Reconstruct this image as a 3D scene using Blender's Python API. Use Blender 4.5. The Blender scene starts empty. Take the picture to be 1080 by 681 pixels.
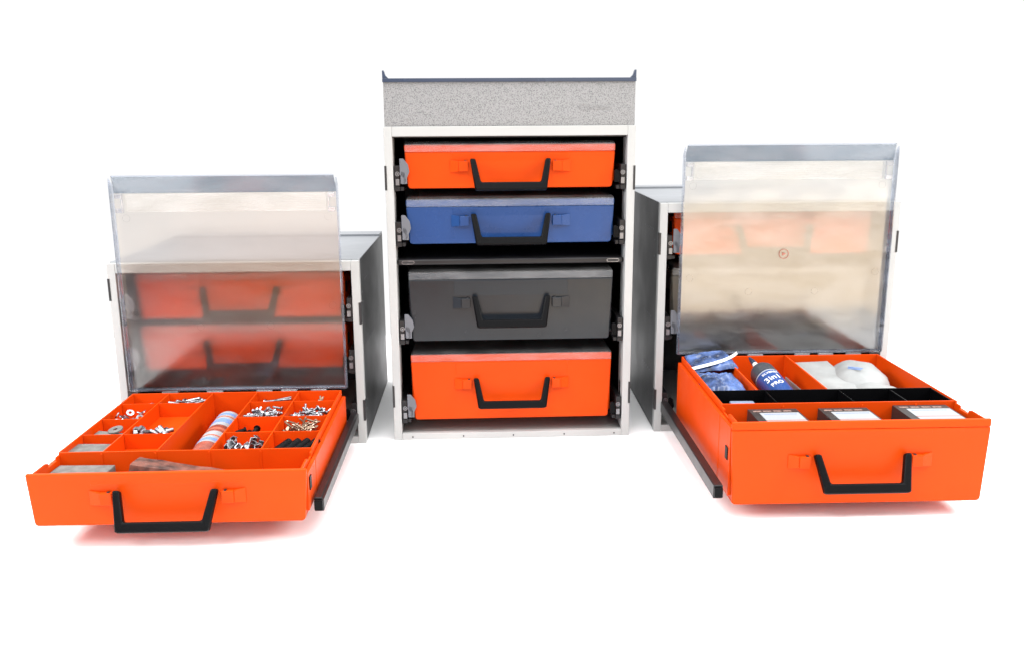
import bpy, bmesh, math, random
from mathutils import Vector, Matrix, Euler, noise
random.seed(7)
R = math.radians
sc = bpy.context.scene
COL = sc.collection

# ---------------------------------------------------------------- camera
cam_d = bpy.data.cameras.new('camera')
cam = bpy.data.objects.new('camera', cam_d); COL.objects.link(cam)
F_PX, PITCH, YAW, ROLL = 937.8, 0.2219, 0.0107, -0.0062
CAMZ = 0.6555
cam_d.sensor_width = 36.0
cam_d.lens = F_PX / 1080.0 * 36.0
cam_d.clip_end = 100
cy_, sy_, cp_, sp_ = math.cos(YAW), math.sin(YAW), math.cos(PITCH), math.sin(PITCH)
fw_ = Vector((sy_*cp_, cy_*cp_, -sp_)); r_ = Vector((cy_, -sy_, 0)); u_ = r_.cross(fw_)
r2 = r_*math.cos(ROLL) + u_*math.sin(ROLL); u2 = -r_*math.sin(ROLL) + u_*math.cos(ROLL)
mw = Matrix((r2, u2, -fw_)).transposed().to_4x4(); mw.translation = (0, 0, CAMZ)
cam.matrix_world = mw
sc.camera = cam

# ---------------------------------------------------------------- view, world, lamps
sc.view_settings.view_transform = 'Standard'
sc.view_settings.look = 'None'
sc.view_settings.exposure = 0.33
sc.view_settings.gamma = 1.0
sc.cycles.use_denoising = True
sc.cycles.max_bounces = 12
sc.cycles.transparent_max_bounces = 24
sc.cycles.transmission_bounces = 12
sc.cycles.sample_clamp_indirect = 6.0

w = bpy.data.worlds.new('World'); sc.world = w; w.use_nodes = True
nt = w.node_tree; N = nt.nodes; L = nt.links
for n in list(N): N.remove(n)
def node(tree, typ, **kw):
    n = tree.nodes.new(typ)
    for k, v in kw.items(): setattr(n, k, v)
    return n
tc = node(nt, 'ShaderNodeTexCoord'); sep = node(nt, 'ShaderNodeSeparateXYZ')
L.new(tc.outputs['Generated'], sep.inputs[0])
def wmath(op, a, b=None, clamp=False):
    n = node(nt, 'ShaderNodeMath', operation=op, use_clamp=clamp)
    for i, v in enumerate((a, b)):
        if v is None: continue
        if isinstance(v, (int, float)): n.inputs[i].default_value = v
        else: L.new(v, n.inputs[i])
    return n.outputs[0]
def wramp(v, lo, hi):
    n = node(nt, 'ShaderNodeMapRange', interpolation_type='SMOOTHSTEP'); n.inputs[1].default_value = lo; n.inputs[2].default_value = hi
    L.new(v, n.inputs[0]); return n.outputs[0]
def wmix(f, a, b):
    n = node(nt, 'ShaderNodeMix', data_type='RGBA'); L.new(f, n.inputs[0])
    for i, v in ((6, a), (7, b)):
        if isinstance(v, tuple): n.inputs[i].default_value = (*v, 1)
        else: L.new(v, n.inputs[i])
    return n.outputs[2]
X, Y, Z = sep.outputs
# unseen surroundings added for lid reflections: pale sky above, cream band low right, warm to grey-blue low left
back = wramp(Y, -0.02, -0.20)
back = wmath('SUBTRACT', 1.0, wramp(Y, -0.35, -0.05))
sky_c = wmix(wramp(X, -0.6, 0.5), (0.30, 0.38, 0.52), (0.75, 0.74, 0.72))
low_l = wmix(wramp(X, -0.36, -0.22), (0.22, 0.28, 0.42), (1.5, 0.66, 0.30))
right_band = wramp(X, 0.02, 0.14)
low_c = wmix(right_band, low_l, (4.9, 3.95, 2.9))
under = wramp(Z, -0.235, -0.20)
low_c2 = wmix(under, (0.16, 0.15, 0.145), low_c)
up = wramp(Z, -0.112, -0.045)
back_c = wmix(up, low_c2, sky_c)
env0 = wmix(back, (0.80, 0.80, 0.80), back_c)
env = wmix(wramp(Z, 0.38, 0.60), env0, (1.75, 1.76, 1.78))
bg = node(nt, 'ShaderNodeBackground'); bg.inputs['Strength'].default_value = 1.02
L.new(env, bg.inputs['Color'])
wo = node(nt, 'ShaderNodeOutputWorld'); L.new(bg.outputs[0], wo.inputs[0])

def area(name, loc, target, size, power, color=(1, 1, 1)):
    d = bpy.data.lights.new(name, 'AREA'); d.shape = 'DISK'; d.size = size; d.energy = power; d.color = color
    o = bpy.data.objects.new(name, d); COL.objects.link(o)
    o.location = loc
    o.rotation_euler = (Vector(target) - Vector(loc)).to_track_quat('-Z', 'Y').to_euler()
    return o
area('key_lamp', (-0.9, -0.6, 2.6), (0, 1.6, 0.2), 1.0, 19, (1, 0.985, 0.96))
area('top_lamp', (0.2, 1.7, 3.4), (0, 1.6, 0), 2.6, 70, (1, 1, 1))
area('side_lamp', (-2.1, 1.15, 1.5), (-0.3, 1.15, 0), 0.8, 40, (1, 1, 1))  # both side lamps added out of frame to lift floor shadow by the drawers
area('side_lamp', (2.2, 1.15, 1.5), (0.3, 1.15, 0), 0.8, 40, (1, 1, 1))
area('front_lamp', (0.5, -1.6, 1.2), (0, 1.5, 0.2), 1.6, 13, (1, 0.99, 0.97))

# ---------------------------------------------------------------- materials
def srgb(r, g, b):
    f = lambda c: (c/255/12.92) if c/255 <= 0.04045 else ((c/255+0.055)/1.055)**2.4
    return (f(r), f(g), f(b))
def mat(name, col, rough=0.4, metal=0.0, spec=0.5, var=0.06, vscale=9, bump=0.0, bscale=60, coat=0.0, rvar=0.08, **kw):
    m = bpy.data.materials.new(name); m.use_nodes = True
    t = m.node_tree; b = t.nodes['Principled BSDF']
    b.inputs['Metallic'].default_value = metal
    b.inputs['Specular IOR Level'].default_value = spec
    b.inputs['Coat Weight'].default_value = coat
    c = t.nodes.new('ShaderNodeTexCoord')
    n = t.nodes.new('ShaderNodeTexNoise'); n.inputs['Scale'].default_value = vscale; n.inputs['Detail'].default_value = 6
    t.links.new(c.outputs['Object'], n.inputs['Vector'])
    mx = t.nodes.new('ShaderNodeMix'); mx.data_type = 'RGBA'
    mx.inputs[6].default_value = (*[x*(1-var) for x in col], 1); mx.inputs[7].default_value = (*[min(1, x*(1+var)) for x in col], 1)
    st = t.nodes.new('ShaderNodeMapRange'); st.inputs[1].default_value = 0.36; st.inputs[2].default_value = 0.64
    t.links.new(n.outputs['Fac'], st.inputs[0]); t.links.new(st.outputs[0], mx.inputs[0]); t.links.new(mx.outputs[2], b.inputs['Base Color'])
    mr = t.nodes.new('ShaderNodeMapRange'); mr.inputs[3].default_value = max(0, rough-rvar); mr.inputs[4].default_value = min(1, rough+rvar)
    n2 = t.nodes.new('ShaderNodeTexNoise'); n2.inputs['Scale'].default_value = vscale*3.1; n2.inputs['Detail'].default_value = 4
    t.links.new(c.outputs['Object'], n2.inputs['Vector'])
    t.links.new(n2.outputs['Fac'], mr.inputs[0]); t.links.new(mr.outputs[0], b.inputs['Roughness'])
    if bump:
        bn = t.nodes.new('ShaderNodeTexNoise'); bn.inputs['Scale'].default_value = bscale; bn.inputs['Detail'].default_value = 3
        t.links.new(c.outputs['Object'], bn.inputs['Vector'])
        bu = t.nodes.new('ShaderNodeBump'); bu.inputs['Strength'].default_value = bump; bu.inputs['Distance'].default_value = 0.002
        t.links.new(bn.outputs['Fac'], bu.inputs['Height']); t.links.new(bu.outputs[0], b.inputs['Normal'])
    return m
M = {}
M['floor'] = mat('white_floor', (0.93, 0.93, 0.93), 0.8, var=0.01, spec=0.2)
M['white'] = mat('white_powder_coat', (0.372, 0.375, 0.366), 0.42, var=0.02, bump=0.08, bscale=900)
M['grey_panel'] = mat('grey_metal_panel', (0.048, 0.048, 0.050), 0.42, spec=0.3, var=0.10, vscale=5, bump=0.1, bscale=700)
M['top_panel'] = mat('pale_grey_metal', (0.20, 0.21, 0.225), 0.38, var=0.05)
M['black_in'] = mat('black_inner_panel', (0.012, 0.011, 0.012), 0.45, var=0.2)
M['black_metal'] = mat('black_metal', (0.012, 0.011, 0.012), 0.35, var=0.2, spec=0.3)
M['black_plastic'] = mat('black_plastic', (0.002, 0.002, 0.0024), 0.36, spec=0.09, var=0.15, bump=0.25, bscale=500)
M['hook'] = mat('grey_plastic', (0.10, 0.105, 0.12), 0.4, var=0.1)
M['orange'] = mat('orange_plastic', (0.57, 0.050, 0.0018), 0.40, var=0.04, vscale=6, bump=0.08, bscale=14, spec=0.10)
M['orange_in'] = M['orange']
M['blue'] = mat('blue_plastic', (0.010, 0.044, 0.155), 0.28, spec=0.30, var=0.02, bump=0.06, bscale=14)
M['grey'] = mat('charcoal_plastic', (0.010, 0.013, 0.017), 0.24, spec=0.32, var=0.05, bump=0.06, bscale=14)
M['dull'] = mat('dull_steel', (0.20, 0.20, 0.21), 0.35, metal=0.8)
M['steel'] = mat('zinc_steel', (0.27, 0.275, 0.295), 0.32, metal=1.0, var=0.45, vscale=90)
M['brass'] = mat('yellow_zinc', (0.30, 0.21, 0.15), 0.3, metal=1.0, var=0.15)
M['greyblock'] = mat('grey_stone_block', (0.115, 0.112, 0.105), 0.75, var=0.2, vscale=60, bump=0.4, bscale=300)
M['rust'] = mat('rusty_brown_wood', (0.10, 0.036, 0.024), 0.5, var=0.8, vscale=38, bump=0.6, bscale=90)
M['bluebag'] = mat('blue_plastic_film', (0.050, 0.085, 0.20), 0.14, var=0.75, vscale=24, bump=0.5, bscale=40)
M['whitepad'] = mat('white_card', (0.255, 0.262, 0.258), 0.6, var=0.12, vscale=20)
M['whitepl'] = mat('white_plastic', (0.75, 0.75, 0.74), 0.4, var=0.02)
M['navy'] = mat('navy_label', (0.014, 0.05, 0.19), 0.3, var=0.1)
M['darkgrey'] = mat('dark_grey_plastic', (0.036, 0.040, 0.048), 0.4, var=0.1)
M['redbrown'] = mat('dark_red_plastic', (0.22, 0.05, 0.03), 0.3, var=0.3, vscale=40)
M['labelwhite'] = mat('white_paper_label', (0.27, 0.285, 0.30), 0.5, var=0.03)
M['labelblue'] = mat('pale_blue_label', (0.13, 0.22, 0.45), 0.4, var=0.05)
M['ink'] = mat('dark_ink', (0.03, 0.04, 0.08), 0.5)
M['inkred'] = mat('red_ink', (0.35, 0.09, 0.05), 0.5)
M['boxblack'] = mat('black_card', (0.020, 0.017, 0.016), 0.45, var=0.2)
M['navyrim'] = mat('dark_blue_rim', (0.018, 0.03, 0.06), 0.3, var=0.1)
M['dark_red'] = mat('dark_orange_plastic', (0.45, 0.04, 0.008), 0.4, var=0.04)
M['paleitem'] = mat('blue_grey_plastic', (0.19, 0.23, 0.32), 0.35, var=0.1)

def clear(name, tint, rough, haze, haze_col=(0.85, 0.85, 0.85), refl=0.10, refl_rough=0.12, ior=1.25, rmax=0.9, direct=0.0):
    m = bpy.data.materials.new(name); m.use_nodes = True
    t = m.node_tree; t.nodes.remove(t.nodes['Principled BSDF']); out = t.nodes['Material Output']
    if rough > 0:
        tr = t.nodes.new('ShaderNodeBsdfRefraction'); tr.inputs['Roughness'].default_value = rough; tr.inputs['IOR'].default_value = ior
    else:
        tr = t.nodes.new('ShaderNodeBsdfTransparent')
    tr.inputs['Color'].default_value = (*tint, 1)
    if direct:
        t2 = t.nodes.new('ShaderNodeBsdfTransparent'); t2.inputs['Color'].default_value = (*tint, 1)
        m2 = t.nodes.new('ShaderNodeMixShader'); m2.inputs[0].default_value = direct
        t.links.new(tr.outputs[0], m2.inputs[1]); t.links.new(t2.outputs[0], m2.inputs[2]); tr = m2
    df = t.nodes.new('ShaderNodeBsdfDiffuse'); df.inputs['Color'].default_value = (*haze_col, 1)
    gl = t.nodes.new('ShaderNodeBsdfGlossy'); gl.inputs['Roughness'].default_value = refl_rough
    fr = t.nodes.new('ShaderNodeLayerWeight'); fr.inputs['Blend'].default_value = 0.12
    mr = t.nodes.new('ShaderNodeMapRange'); mr.inputs[3].default_value = refl; mr.inputs[4].default_value = rmax
    t.links.new(fr.outputs['Fresnel'], mr.inputs[0])
    tc = t.nodes.new('ShaderNodeTexCoord'); nz = t.nodes.new('ShaderNodeTexNoise'); nz.inputs['Scale'].default_value = 6; nz.inputs['Detail'].default_value = 2
    t.links.new(tc.outputs['Object'], nz.inputs['Vector'])
    bu = t.nodes.new('ShaderNodeBump'); bu.inputs['Strength'].default_value = 0.15; bu.inputs['Distance'].default_value = 0.01
    t.links.new(nz.outputs['Fac'], bu.inputs['Height']); t.links.new(bu.outputs[0], gl.inputs['Normal'])
    a = t.nodes.new('ShaderNodeMixShader')
    mp = t.nodes.new('ShaderNodeMapping'); mp.inputs['Scale'].default_value = (2.2, 1, 7); mp.inputs['Rotation'].default_value = (0, 0.5, 0)
    sn = t.nodes.new('ShaderNodeTexNoise'); sn.inputs['Scale'].default_value = 5; sn.inputs['Detail'].default_value = 7; sn.inputs['Roughness'].default_value = 0.65
    t.links.new(tc.outputs['Object'], mp.inputs[0]); t.links.new(mp.outputs[0], sn.inputs['Vector'])
    sm = t.nodes.new('ShaderNodeMapRange'); sm.inputs[1].default_value = 0.35; sm.inputs[2].default_value = 0.70
    sm.inputs[3].default_value = haze*0.45; sm.inputs[4].default_value = haze*2.4
    t.links.new(sn.outputs['Fac'], sm.inputs[0]); t.links.new(sm.outputs[0], a.inputs[0])
    t.links.new(tr.outputs[0], a.inputs[1]); t.links.new(df.outputs[0], a.inputs[2])
    b = t.nodes.new('ShaderNodeMixShader'); t.links.new(mr.outputs[0], b.inputs[0])
    t.links.new(a.outputs[0], b.inputs[1]); t.links.new(gl.outputs[0], b.inputs[2])
    t.links.new(b.outputs[0], out.inputs['Surface'])
    return m
M['clear'] = clear('clear_plastic', (0.86, 0.865, 0.87), 0, 0.03, refl=0.05)
M['clear_lip'] = clear('clear_plastic_lip', (0.97, 0.97, 0.98), 0, 0.035, refl=0.015, refl_rough=0.25, rmax=0.15)
M['lip'] = clear('tinted_clear_lip', (0.74, 0.77, 0.80), 0, 0.04, refl=0.03, rmax=0.5)
M['frost_l'] = clear('frosted_plastic', (0.915, 0.89, 0.865), 0.36, 0.012, refl=0.055, refl_rough=0.15, direct=0.42)
M['frost_r'] = clear('frosted_plastic_glossy', (0.87, 0.87, 0.86), 0.34, 0.04, direct=0.15, refl=0.085, refl_rough=0.10)
M['lid_rim'] = clear('clear_blue_edge', (0.88, 0.90, 0.935), 0, 0.06, haze_col=(0.6, 0.68, 0.85), refl=0.08)
M['band'] = clear('clear_ribbed_band', (0.93, 0.92, 0.90), 0, 0.09, refl=0.05, rmax=0.5)
M['clip'] = clear('clear_clip', (0.80, 0.81, 0.84), 0, 0.16, refl=0.15)

# pebbled grey panel
def pebbled():
    m = bpy.data.materials.new('pebbled_grey_plastic'); m.use_nodes = True
    t = m.node_tree; b = t.nodes['Principled BSDF']
    c = t.nodes.new('ShaderNodeTexCoord')
    mp = t.nodes.new('ShaderNodeMapping'); mp.inputs['Scale'].default_value = (1.0, 1, 0.75); t.links.new(c.outputs['Object'], mp.inputs[0])
    n = t.nodes.new('ShaderNodeTexNoise'); n.inputs['Scale'].default_value = 560; n.inputs['Detail'].default_value = 1.5
    t.links.new(mp.outputs[0], n.inputs['Vector'])
    cr = t.nodes.new('ShaderNodeValToRGB'); cr.color_ramp.elements[0].position = 0.30; cr.color_ramp.elements[0].color = (0.055, 0.058, 0.065, 1)
    cr.color_ramp.elements[1].position = 0.60; cr.color_ramp.elements[1].color = (0.235, 0.236, 0.236, 1)
    t.links.new(n.outputs['Fac'], cr.inputs[0]); t.links.new(cr.outputs[0], b.inputs['Base Color'])
    b.inputs['Roughness'].default_value = 0.30
    cr.color_ramp.elements[0].position = 0.22; cr.color_ramp.elements[1].position = 0.55
    bu = t.nodes.new('ShaderNodeBump'); bu.inputs['Strength'].default_value = 0.35; bu.inputs['Distance'].default_value = 0.0008
    t.links.new(n.outputs['Fac'], bu.inputs['Height']); t.links.new(bu.outputs[0], b.inputs['Normal'])
    return m
M['pebble'] = pebbled()

# ---------------------------------------------------------------- mesh helpers
class MB:
    def __init__(s): s.bm = bmesh.new(); s.mi = 0
    def _tag(s, faces):
        for f in faces: f.material_index = s.mi
    def hexa(s, pts):          # 8 points: bottom 4 ccw, top 4 ccw
        v = [s.bm.verts.new(p) for p in pts]
        s._tag([s.bm.faces.new([v[i] for i in q]) for q in ((3,2,1,0),(4,5,6,7),(0,1,5,4),(1,2,6,5),(2,3,7,6),(3,0,4,7))])
        return s
    def box(s, x0, x1, y0, y1, z0, z1):
        return s.hexa([(x0,y0,z0),(x1,y0,z0),(x1,y1,z0),(x0,y1,z0),(x0,y0,z1),(x1,y0,z1),(x1,y1,z1),(x0,y1,z1)])
    def prism(s, outline, d, origin=(0,0,0), ax=(1,0,0), ay=(0,0,1), az=(0,1,0)):
        o = Vector(origin); ax = Vector(ax); ay = Vector(ay); az = Vector(az)
        a = [s.bm.verts.new(o + ax*p[0] + ay*p[1]) for p in outline]
        b = [s.bm.verts.new(o + ax*p[0] + ay*p[1] + az*d) for p in outline]
        n = len(outline); fs = [s.bm.faces.new(a), s.bm.faces.new(b[::-1])]
        for i in range(n): fs.append(s.bm.faces.new((a[i], b[i], b[(i+1) % n], a[(i+1) % n])))
        s._tag(fs); return s
    def cyl(s, p0, p1, r0, r1=None, seg=20):
        r1 = r0 if r1 is None else r1
        return s.lathe(p0, p1, [(0, r0), (1, r1)], seg)
    def lathe(s, p0, p1, prof, seg=24, caps=True):   # prof: (t along axis 0..1, radius)
        p0 = Vector(p0); p1 = Vector(p1); d = p1 - p0; q = d.to_track_quat('Z', 'X')
        e1 = q @ Vector((1,0,0)); e2 = q @ Vector((0,1,0)); rings = []
        for t, r in prof:
            rings.append([s.bm.verts.new(p0 + d*t + (e1*math.cos(2*math.pi*k/seg) + e2*math.sin(2*math.pi*k/seg))*max(r, 1e-5)) for k in range(seg)])
        fs = []
        for a, b in zip(rings, rings[1:]):
            for k in range(seg): fs.append(s.bm.faces.new((a[k], a[(k+1) % seg], b[(k+1) % seg], b[k])))
        if caps: fs += [s.bm.faces.new(rings[0][::-1]), s.bm.faces.new(rings[-1])]
        s._tag(fs); return s
    def ring(s, p0, p1, ro, ri, seg=24):
        p0 = Vector(p0); p1 = Vector(p1); d = p1 - p0; q = d.to_track_quat('Z', 'X')
        e1 = q @ Vector((1,0,0)); e2 = q @ Vector((0,1,0)); rr = []
        for t, r in ((0, ri), (0, ro), (1, ro), (1, ri)):
            rr.append([s.bm.verts.new(p0 + d*t + (e1*math.cos(2*math.pi*k/seg) + e2*math.sin(2*math.pi*k/seg))*r) for k in range(seg)])
        fs = []
        for i in range(4):
            a, b = rr[i], rr[(i+1) % 4]
            for k in range(seg): fs.append(s.bm.faces.new((a[k], a[(k+1) % seg], b[(k+1) % seg], b[k])))
        s._tag(fs); return s
    def build(s, name, mats, parent=None, bevel=0, seg=2, smooth=True, xf=None):
        bmesh.ops.recalc_face_normals(s.bm, faces=s.bm.faces)
        if xf is not None: s.bm.transform(xf)
        me = bpy.data.meshes.new(name); s.bm.to_mesh(me); s.bm.free()
        for m in (mats if isinstance(mats, (list, tuple)) else [mats]): me.materials.append(M[m] if isinstance(m, str) else m)
        if smooth:
            for p in me.polygons: p.use_smooth = True
            me.set_sharp_from_angle(angle=R(35))
        o = bpy.data.objects.new(name, me); COL.objects.link(o)
        if parent: o.parent = parent
        if bevel:
            b = o.modifiers.new('bevel', 'BEVEL'); b.width = bevel; b.segments = seg; b.limit_method = 'ANGLE'; b.angle_limit = R(40); b.harden_normals = True
        return o
def tag(o, label, cat, group=None):
    o['label'] = label; o['category'] = cat
    if group: o['group'] = group
    return o
class Frame:   # a cabinet's own coordinates
    def __init__(s, x, y, a): s.x, s.y, s.a = x, y, a; s.m = Matrix.Translation((x, y, 0)) @ Matrix.Rotation(a, 4, 'Z')
    def at(s, p): return s.m @ Vector(p)
def empty(name, fr, p, label, cat, group=None):
    o = bpy.data.objects.new(name, None); COL.objects.link(o); o.empty_display_size = .05
    o.location = fr.at(p); o.rotation_euler = (0, 0, fr.a)
    return tag(o, label, cat, group)
def put(o, fr, p, rot=(0, 0, 0)):
    o.location = fr.at(p)
    o.rotation_euler = (Matrix.Rotation(fr.a, 3, 'Z') @ Euler(rot).to_matrix()).to_euler()
    return o
def text_mesh(txt, size, depth=0.0002, spacing=1.0, font_shear=0.0):
    c = bpy.data.curves.new('writing', 'FONT'); c.body = txt; c.size = size; c.extrude = depth; c.align_x = 'CENTER'; c.align_y = 'CENTER'
    c.space_character = spacing; c.shear = font_shear; c.offset = size*0.003
    o = bpy.data.objects.new('writing', c); COL.objects.link(o)
    dg = bpy.context.evaluated_depsgraph_get(); me = bpy.data.meshes.new_from_object(o.evaluated_get(dg))
    bpy.data.objects.remove(o); return me
def text_obj(name, txt, size, m, parent, loc, rot=(R(90), 0, 0), **kw):
    me = text_mesh(txt, size, **kw); me.materials.clear(); me.materials.append(M[m])
    o = bpy.data.objects.new(name, me); COL.objects.link(o); o.parent = parent; o.location = loc; o.rotation_euler = rot
    return o

# ---------------------------------------------------------------- the setting
fm = MB(); fm.box(-1.7, 1.7, 0.62, 2.75, -0.02, 0)
fo = fm.build('floor', 'floor'); fo['kind'] = 'structure'

# ---------------------------------------------------------------- cabinets
FM = Frame(0.0185, 1.7963, 0.0332); FL = Frame(-0.5384, 1.7666, 0.0259); FR = Frame(0.5752, 1.8323, 0.0171)
D = 0.456
def rail_pair(root, z, ext=0.0, hook=True, near=1):
    """slide rails (both sides) with their front ends, levels given by the case bottom z"""
    for s in (-1, 1):
        m = MB()
        xa, xb = sorted((s*0.2325, s*0.2215))
        m.box(xa, xb, 0.004, 0.43, z+0.006, z+0.046)
        xc, xd = sorted((s*0.2215, s*0.2140)); m.box(xc, xd, 0.010, 0.43, z-0.004, z+0.004)
        m.box(xa, xb, 0.004, 0.43, z-0.004, z+0.006-0.0005)
        rl = m.build('slide_rail', 'black_metal', root, bevel=0.0012)
        e = MB(); e.prism([(0,0),(0.010,0),(0.012,0.006),(0.010,0.022),(0.004,0.026),(0,0.024)], 0.004, origin=(s*0.2195 + (0 if s < 0 else -0.011), 0.0005, z+0.010))
        ec = e.build('end_stop', 'hook' if hook and s < 0 else 'black_plastic', rl, bevel=0.0012)
        c = MB(); cxx = s*0.2255
        c.ring((cxx, 0.001, z+0.030), (cxx, 0.0035, z+0.030), 0.0046, 0.003, 14); c.box(cxx-0.0035, cxx+0.0035, 0.0005, 0.0035, z+0.008, z+0.020)
        c.cyl((cxx, 0.0005, z+0.030), (cxx, 0.003, z+0.030), 0.0018, seg=10)
        c.build('roller', 'dull', rl)
        if ext:
            xo = 0.2360 if s == near else 0.2155; x2a, x2b = sorted((s*(xo-0.016), s*xo)); ra = MB()
            if s != near: ra.box(x2a, x2b, -ext+0.08, 0.02, z-0.012, z-0.002)
            else: ra.prism([(x2a, z+0.004), (x2b, z+0.004), (x2b, z+0.024), (x2b - .003*s if s>0 else x2b, z+0.028), (x2a, z+0.028)], ext+0.02, origin=(0, -ext+0.0, 0))
            ro = ra.build('extended_rail', 'black_metal', root, bevel=0.002)
            q = MB(); q.box(x2a+.001, x2b-.001, -ext-0.006, -ext-0.0002, z+0.007, z+0.025)
            q.build('end_cap', 'black_plastic', ro, bevel=0.002) if s == near else q.bm.free()
    if hook:
        m = MB(); m.prism([(-0.2205,0.030),(-0.2205,0.062),(-0.213,0.062),(-0.204,0.050),(-0.2015,0.036),(-0.2065,0.024),(-0.2065,0.012),(-0.214,0.012),(-0.214,0.024)], 0.003, origin=(0, 0.0005, z-0.002))
        m.build('case_catch', 'hook', root, bevel=0.001)

def cabinet(fr, H, label, slots, levels, shelf=None, ext_level=None, ext=0.42, hole_rows=(), near=1):
    root = empty('storage_cabinet', fr, (0, 0, 0), label, 'cabinet')
    m = MB()
    t = 0.0165
    # welded front frame: stiles with a return flange, head rail, base lip
    for s in (-1, 1):
        a, b = sorted((s*0.25, s*(0.25-t))); m.box(a, b, 0, 0.018, 0, H)
    m.box(-0.25+t, 0.25-t, 0, 0.018, H-0.0195, H)
    m.box(-0.25+t, 0.25-t, 0, 0.012, 0.0, 0.0145)
    m.build('front_frame', 'white', root, bevel=0.0012)
    for s in (-1, 1):     # return flange just inside the stile
        a, b = sorted((s*0.2365, s*0.2335)); f = MB(); f.box(a, b, 0.0185, 0.052, 0.016, H-0.022)
        f.build('return_flange', 'white', root, bevel=0.0006)
    # shell
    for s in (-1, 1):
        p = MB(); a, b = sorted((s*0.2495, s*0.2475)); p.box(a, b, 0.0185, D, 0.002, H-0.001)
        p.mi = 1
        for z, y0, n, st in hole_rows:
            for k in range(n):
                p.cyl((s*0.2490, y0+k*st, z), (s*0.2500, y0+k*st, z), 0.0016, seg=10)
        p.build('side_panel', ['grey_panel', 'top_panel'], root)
        q = MB(); a, b = sorted((s*0.2470, s*0.2450)); q.box(a, b, 0.019, D-0.0045, 0.010, H-0.006)
        q.build('inner_panel', 'black_in', root)
    p = MB(); p.box(-0.2494, 0.2494, 0.0185, D, H-0.0008, H+0.0012); p.box(-0.2494, 0.2494, D-0.06, D-0.001, H+0.0014, H+0.006)
    p.build('top_panel', 'top_panel', root, bevel=0.0006)
    p = MB(); p.box(-0.2449, 0.2449, 0.0187, D-0.0046, H-0.022, H-0.007); p.build('inner_ceiling', 'black_in', root)
    p = MB(); p.box(-0.2473, 0.2473, D-0.0043, D-0.001, 0.0003, H-0.0012); p.build('back_panel', 'black_in', root)
    p = MB(); p.box(-0.2449, 0.2449, 0.0188, D-0.006, 0.006, 0.0095); p.box(-0.2334, 0.2334, 0.0125, 0.0187, 0.006, 0.0095); p.build('bottom_panel', 'white', root)
    for x in (-0.2111, -0.1037, 0.0023, 0.1108, 0.2179):
        q = MB(); q.cyl((x, -0.0006, 0.0068), (x, 0.003, 0.0068), 0.0017, seg=12); q.build('rivet_hole', 'black_in', root)
    for s, z0, z1 in slots:
        q = MB(); a, b = sorted((s*0.2506, s*0.2462)); q.box(a, b, -0.0006, 0.012, z0, z1); q.build('edge_slot', 'black_in', root)
        q = MB(); a, b = sorted((s*0.2341, s*0.2328)); q.box(a, b, 0.024, 0.038, z0-0.006, z1-0.006); q.build('flange_slot', 'black_in', root)
    for z in levels: rail_pair(root, z)
    if ext_level is not None: rail_pair(root, ext_level, ext=ext, hook=False, near=near)
    if shelf:
        q = MB(); q.box(-0.2327, 0.2327, 0.012, D-0.006, shelf-0.006, shelf+0.006); sh = q.build('divider_shelf', 'black_metal', root, bevel=0.004, seg=3)
        for x in (-0.2105, 0.2105):
            q = MB(); q.prism([(x-0.009+0.004*math.cos(a)*(1), 0.0+0.0036*math.sin(a)) for a in [R(90+30*k) for k in range(7)]] + [(x+0.009+0.004*math.cos(a), 0.0036*math.sin(a)) for a in [R(-90+30*k) for k in range(7)]], 0.001, origin=(0, 0.0112, shelf))
            q.build('oval_ring', 'steel', sh)
            q = MB(); q.prism([(x-0.009+0.003*math.cos(a)*(1), 0.0+0.0026*math.sin(a)) for a in [R(90+30*k) for k in range(7)]] + [(x+0.009+0.003*math.cos(a), 0.0026*math.sin(a)) for a in [R(-90+30*k) for k in range(7)]], 0.001, origin=(0, 0.0106, shelf))
            q.build('oval_slot', 'black_in', sh)
    return root

cabM = cabinet(FM, 0.648, 'tall middle white metal cabinet with four closed cases and a pebbled grey panel on top', [(-1,0.524,0.572),(1,0.521,0.569),(-1,0.073,0.120),(1,0.073,0.120)],
    [0.526, 0.414, 0.211, 0.040], shelf=0.3765, hole_rows=[(0.585,0.06,6,0.022),(0.40,0.06,6,0.022)])
cabL = cabinet(FL, 0.385, 'shortest white metal cabinet on the left, its bottom case pulled out on black rails', [(-1,0.31,0.355),(1,0.255,0.30),(-1,0.05,0.095),(1,0.05,0.095)],
    [0.263, 0.155], ext_level=0.040, ext=0.432, hole_rows=[(0.335,0.08,5,0.018),(0.20,0.09,8,0.018),(0.315,0.04,1,0.02),(0.295,0.04,1,0.02),(0.085,0.04,1,.02),(0.065,0.04,1,.02)])
cabR = cabinet(FR, 0.491, 'white metal cabinet on the right, its deep bottom case pulled out on black rails', [(-1,0.385,0.43),(1,0.385,0.43),(-1,0.05,0.095),(1,0.10,0.145)],
    [0.378, 0.2065], ext_level=0.040, ext=0.455, near=-1, hole_rows=[(0.43,0.07,6,0.018),(0.41,0.05,1,.02),(0.375,0.05,1,.02),(0.24,0.07,5,0.02),(0.12,0.07,5,0.02)])

# raised panel on the middle cabinet
p = MB(); p.box(-0.2475, 0.2475, 0.004, 0.0085, 0.6485, 0.732); fl = p.build('raised_panel', 'pebble', cabM)
p = MB(); p.box(-0.2485, 0.2485, 0.000, 0.016, 0.7322, 0.7395)
for s in (-1, 1):
    p.prism([(s*0.2485, 0.7396), (s*0.2485, 0.7545), (s*0.2455, 0.7545), (s*0.2425, 0.7450), (s*0.2370, 0.7396)], 0.012, origin=(0, 0.002, 0))
p.build('panel_rim', 'navyrim', fl, bevel=0.0008)
text_obj('embossed_lettering', 'iQuicase', 0.019, 'pebble', fl, (0.166, 0.0040, 0.684), depth=0.0006, font_shear=0.25)

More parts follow.
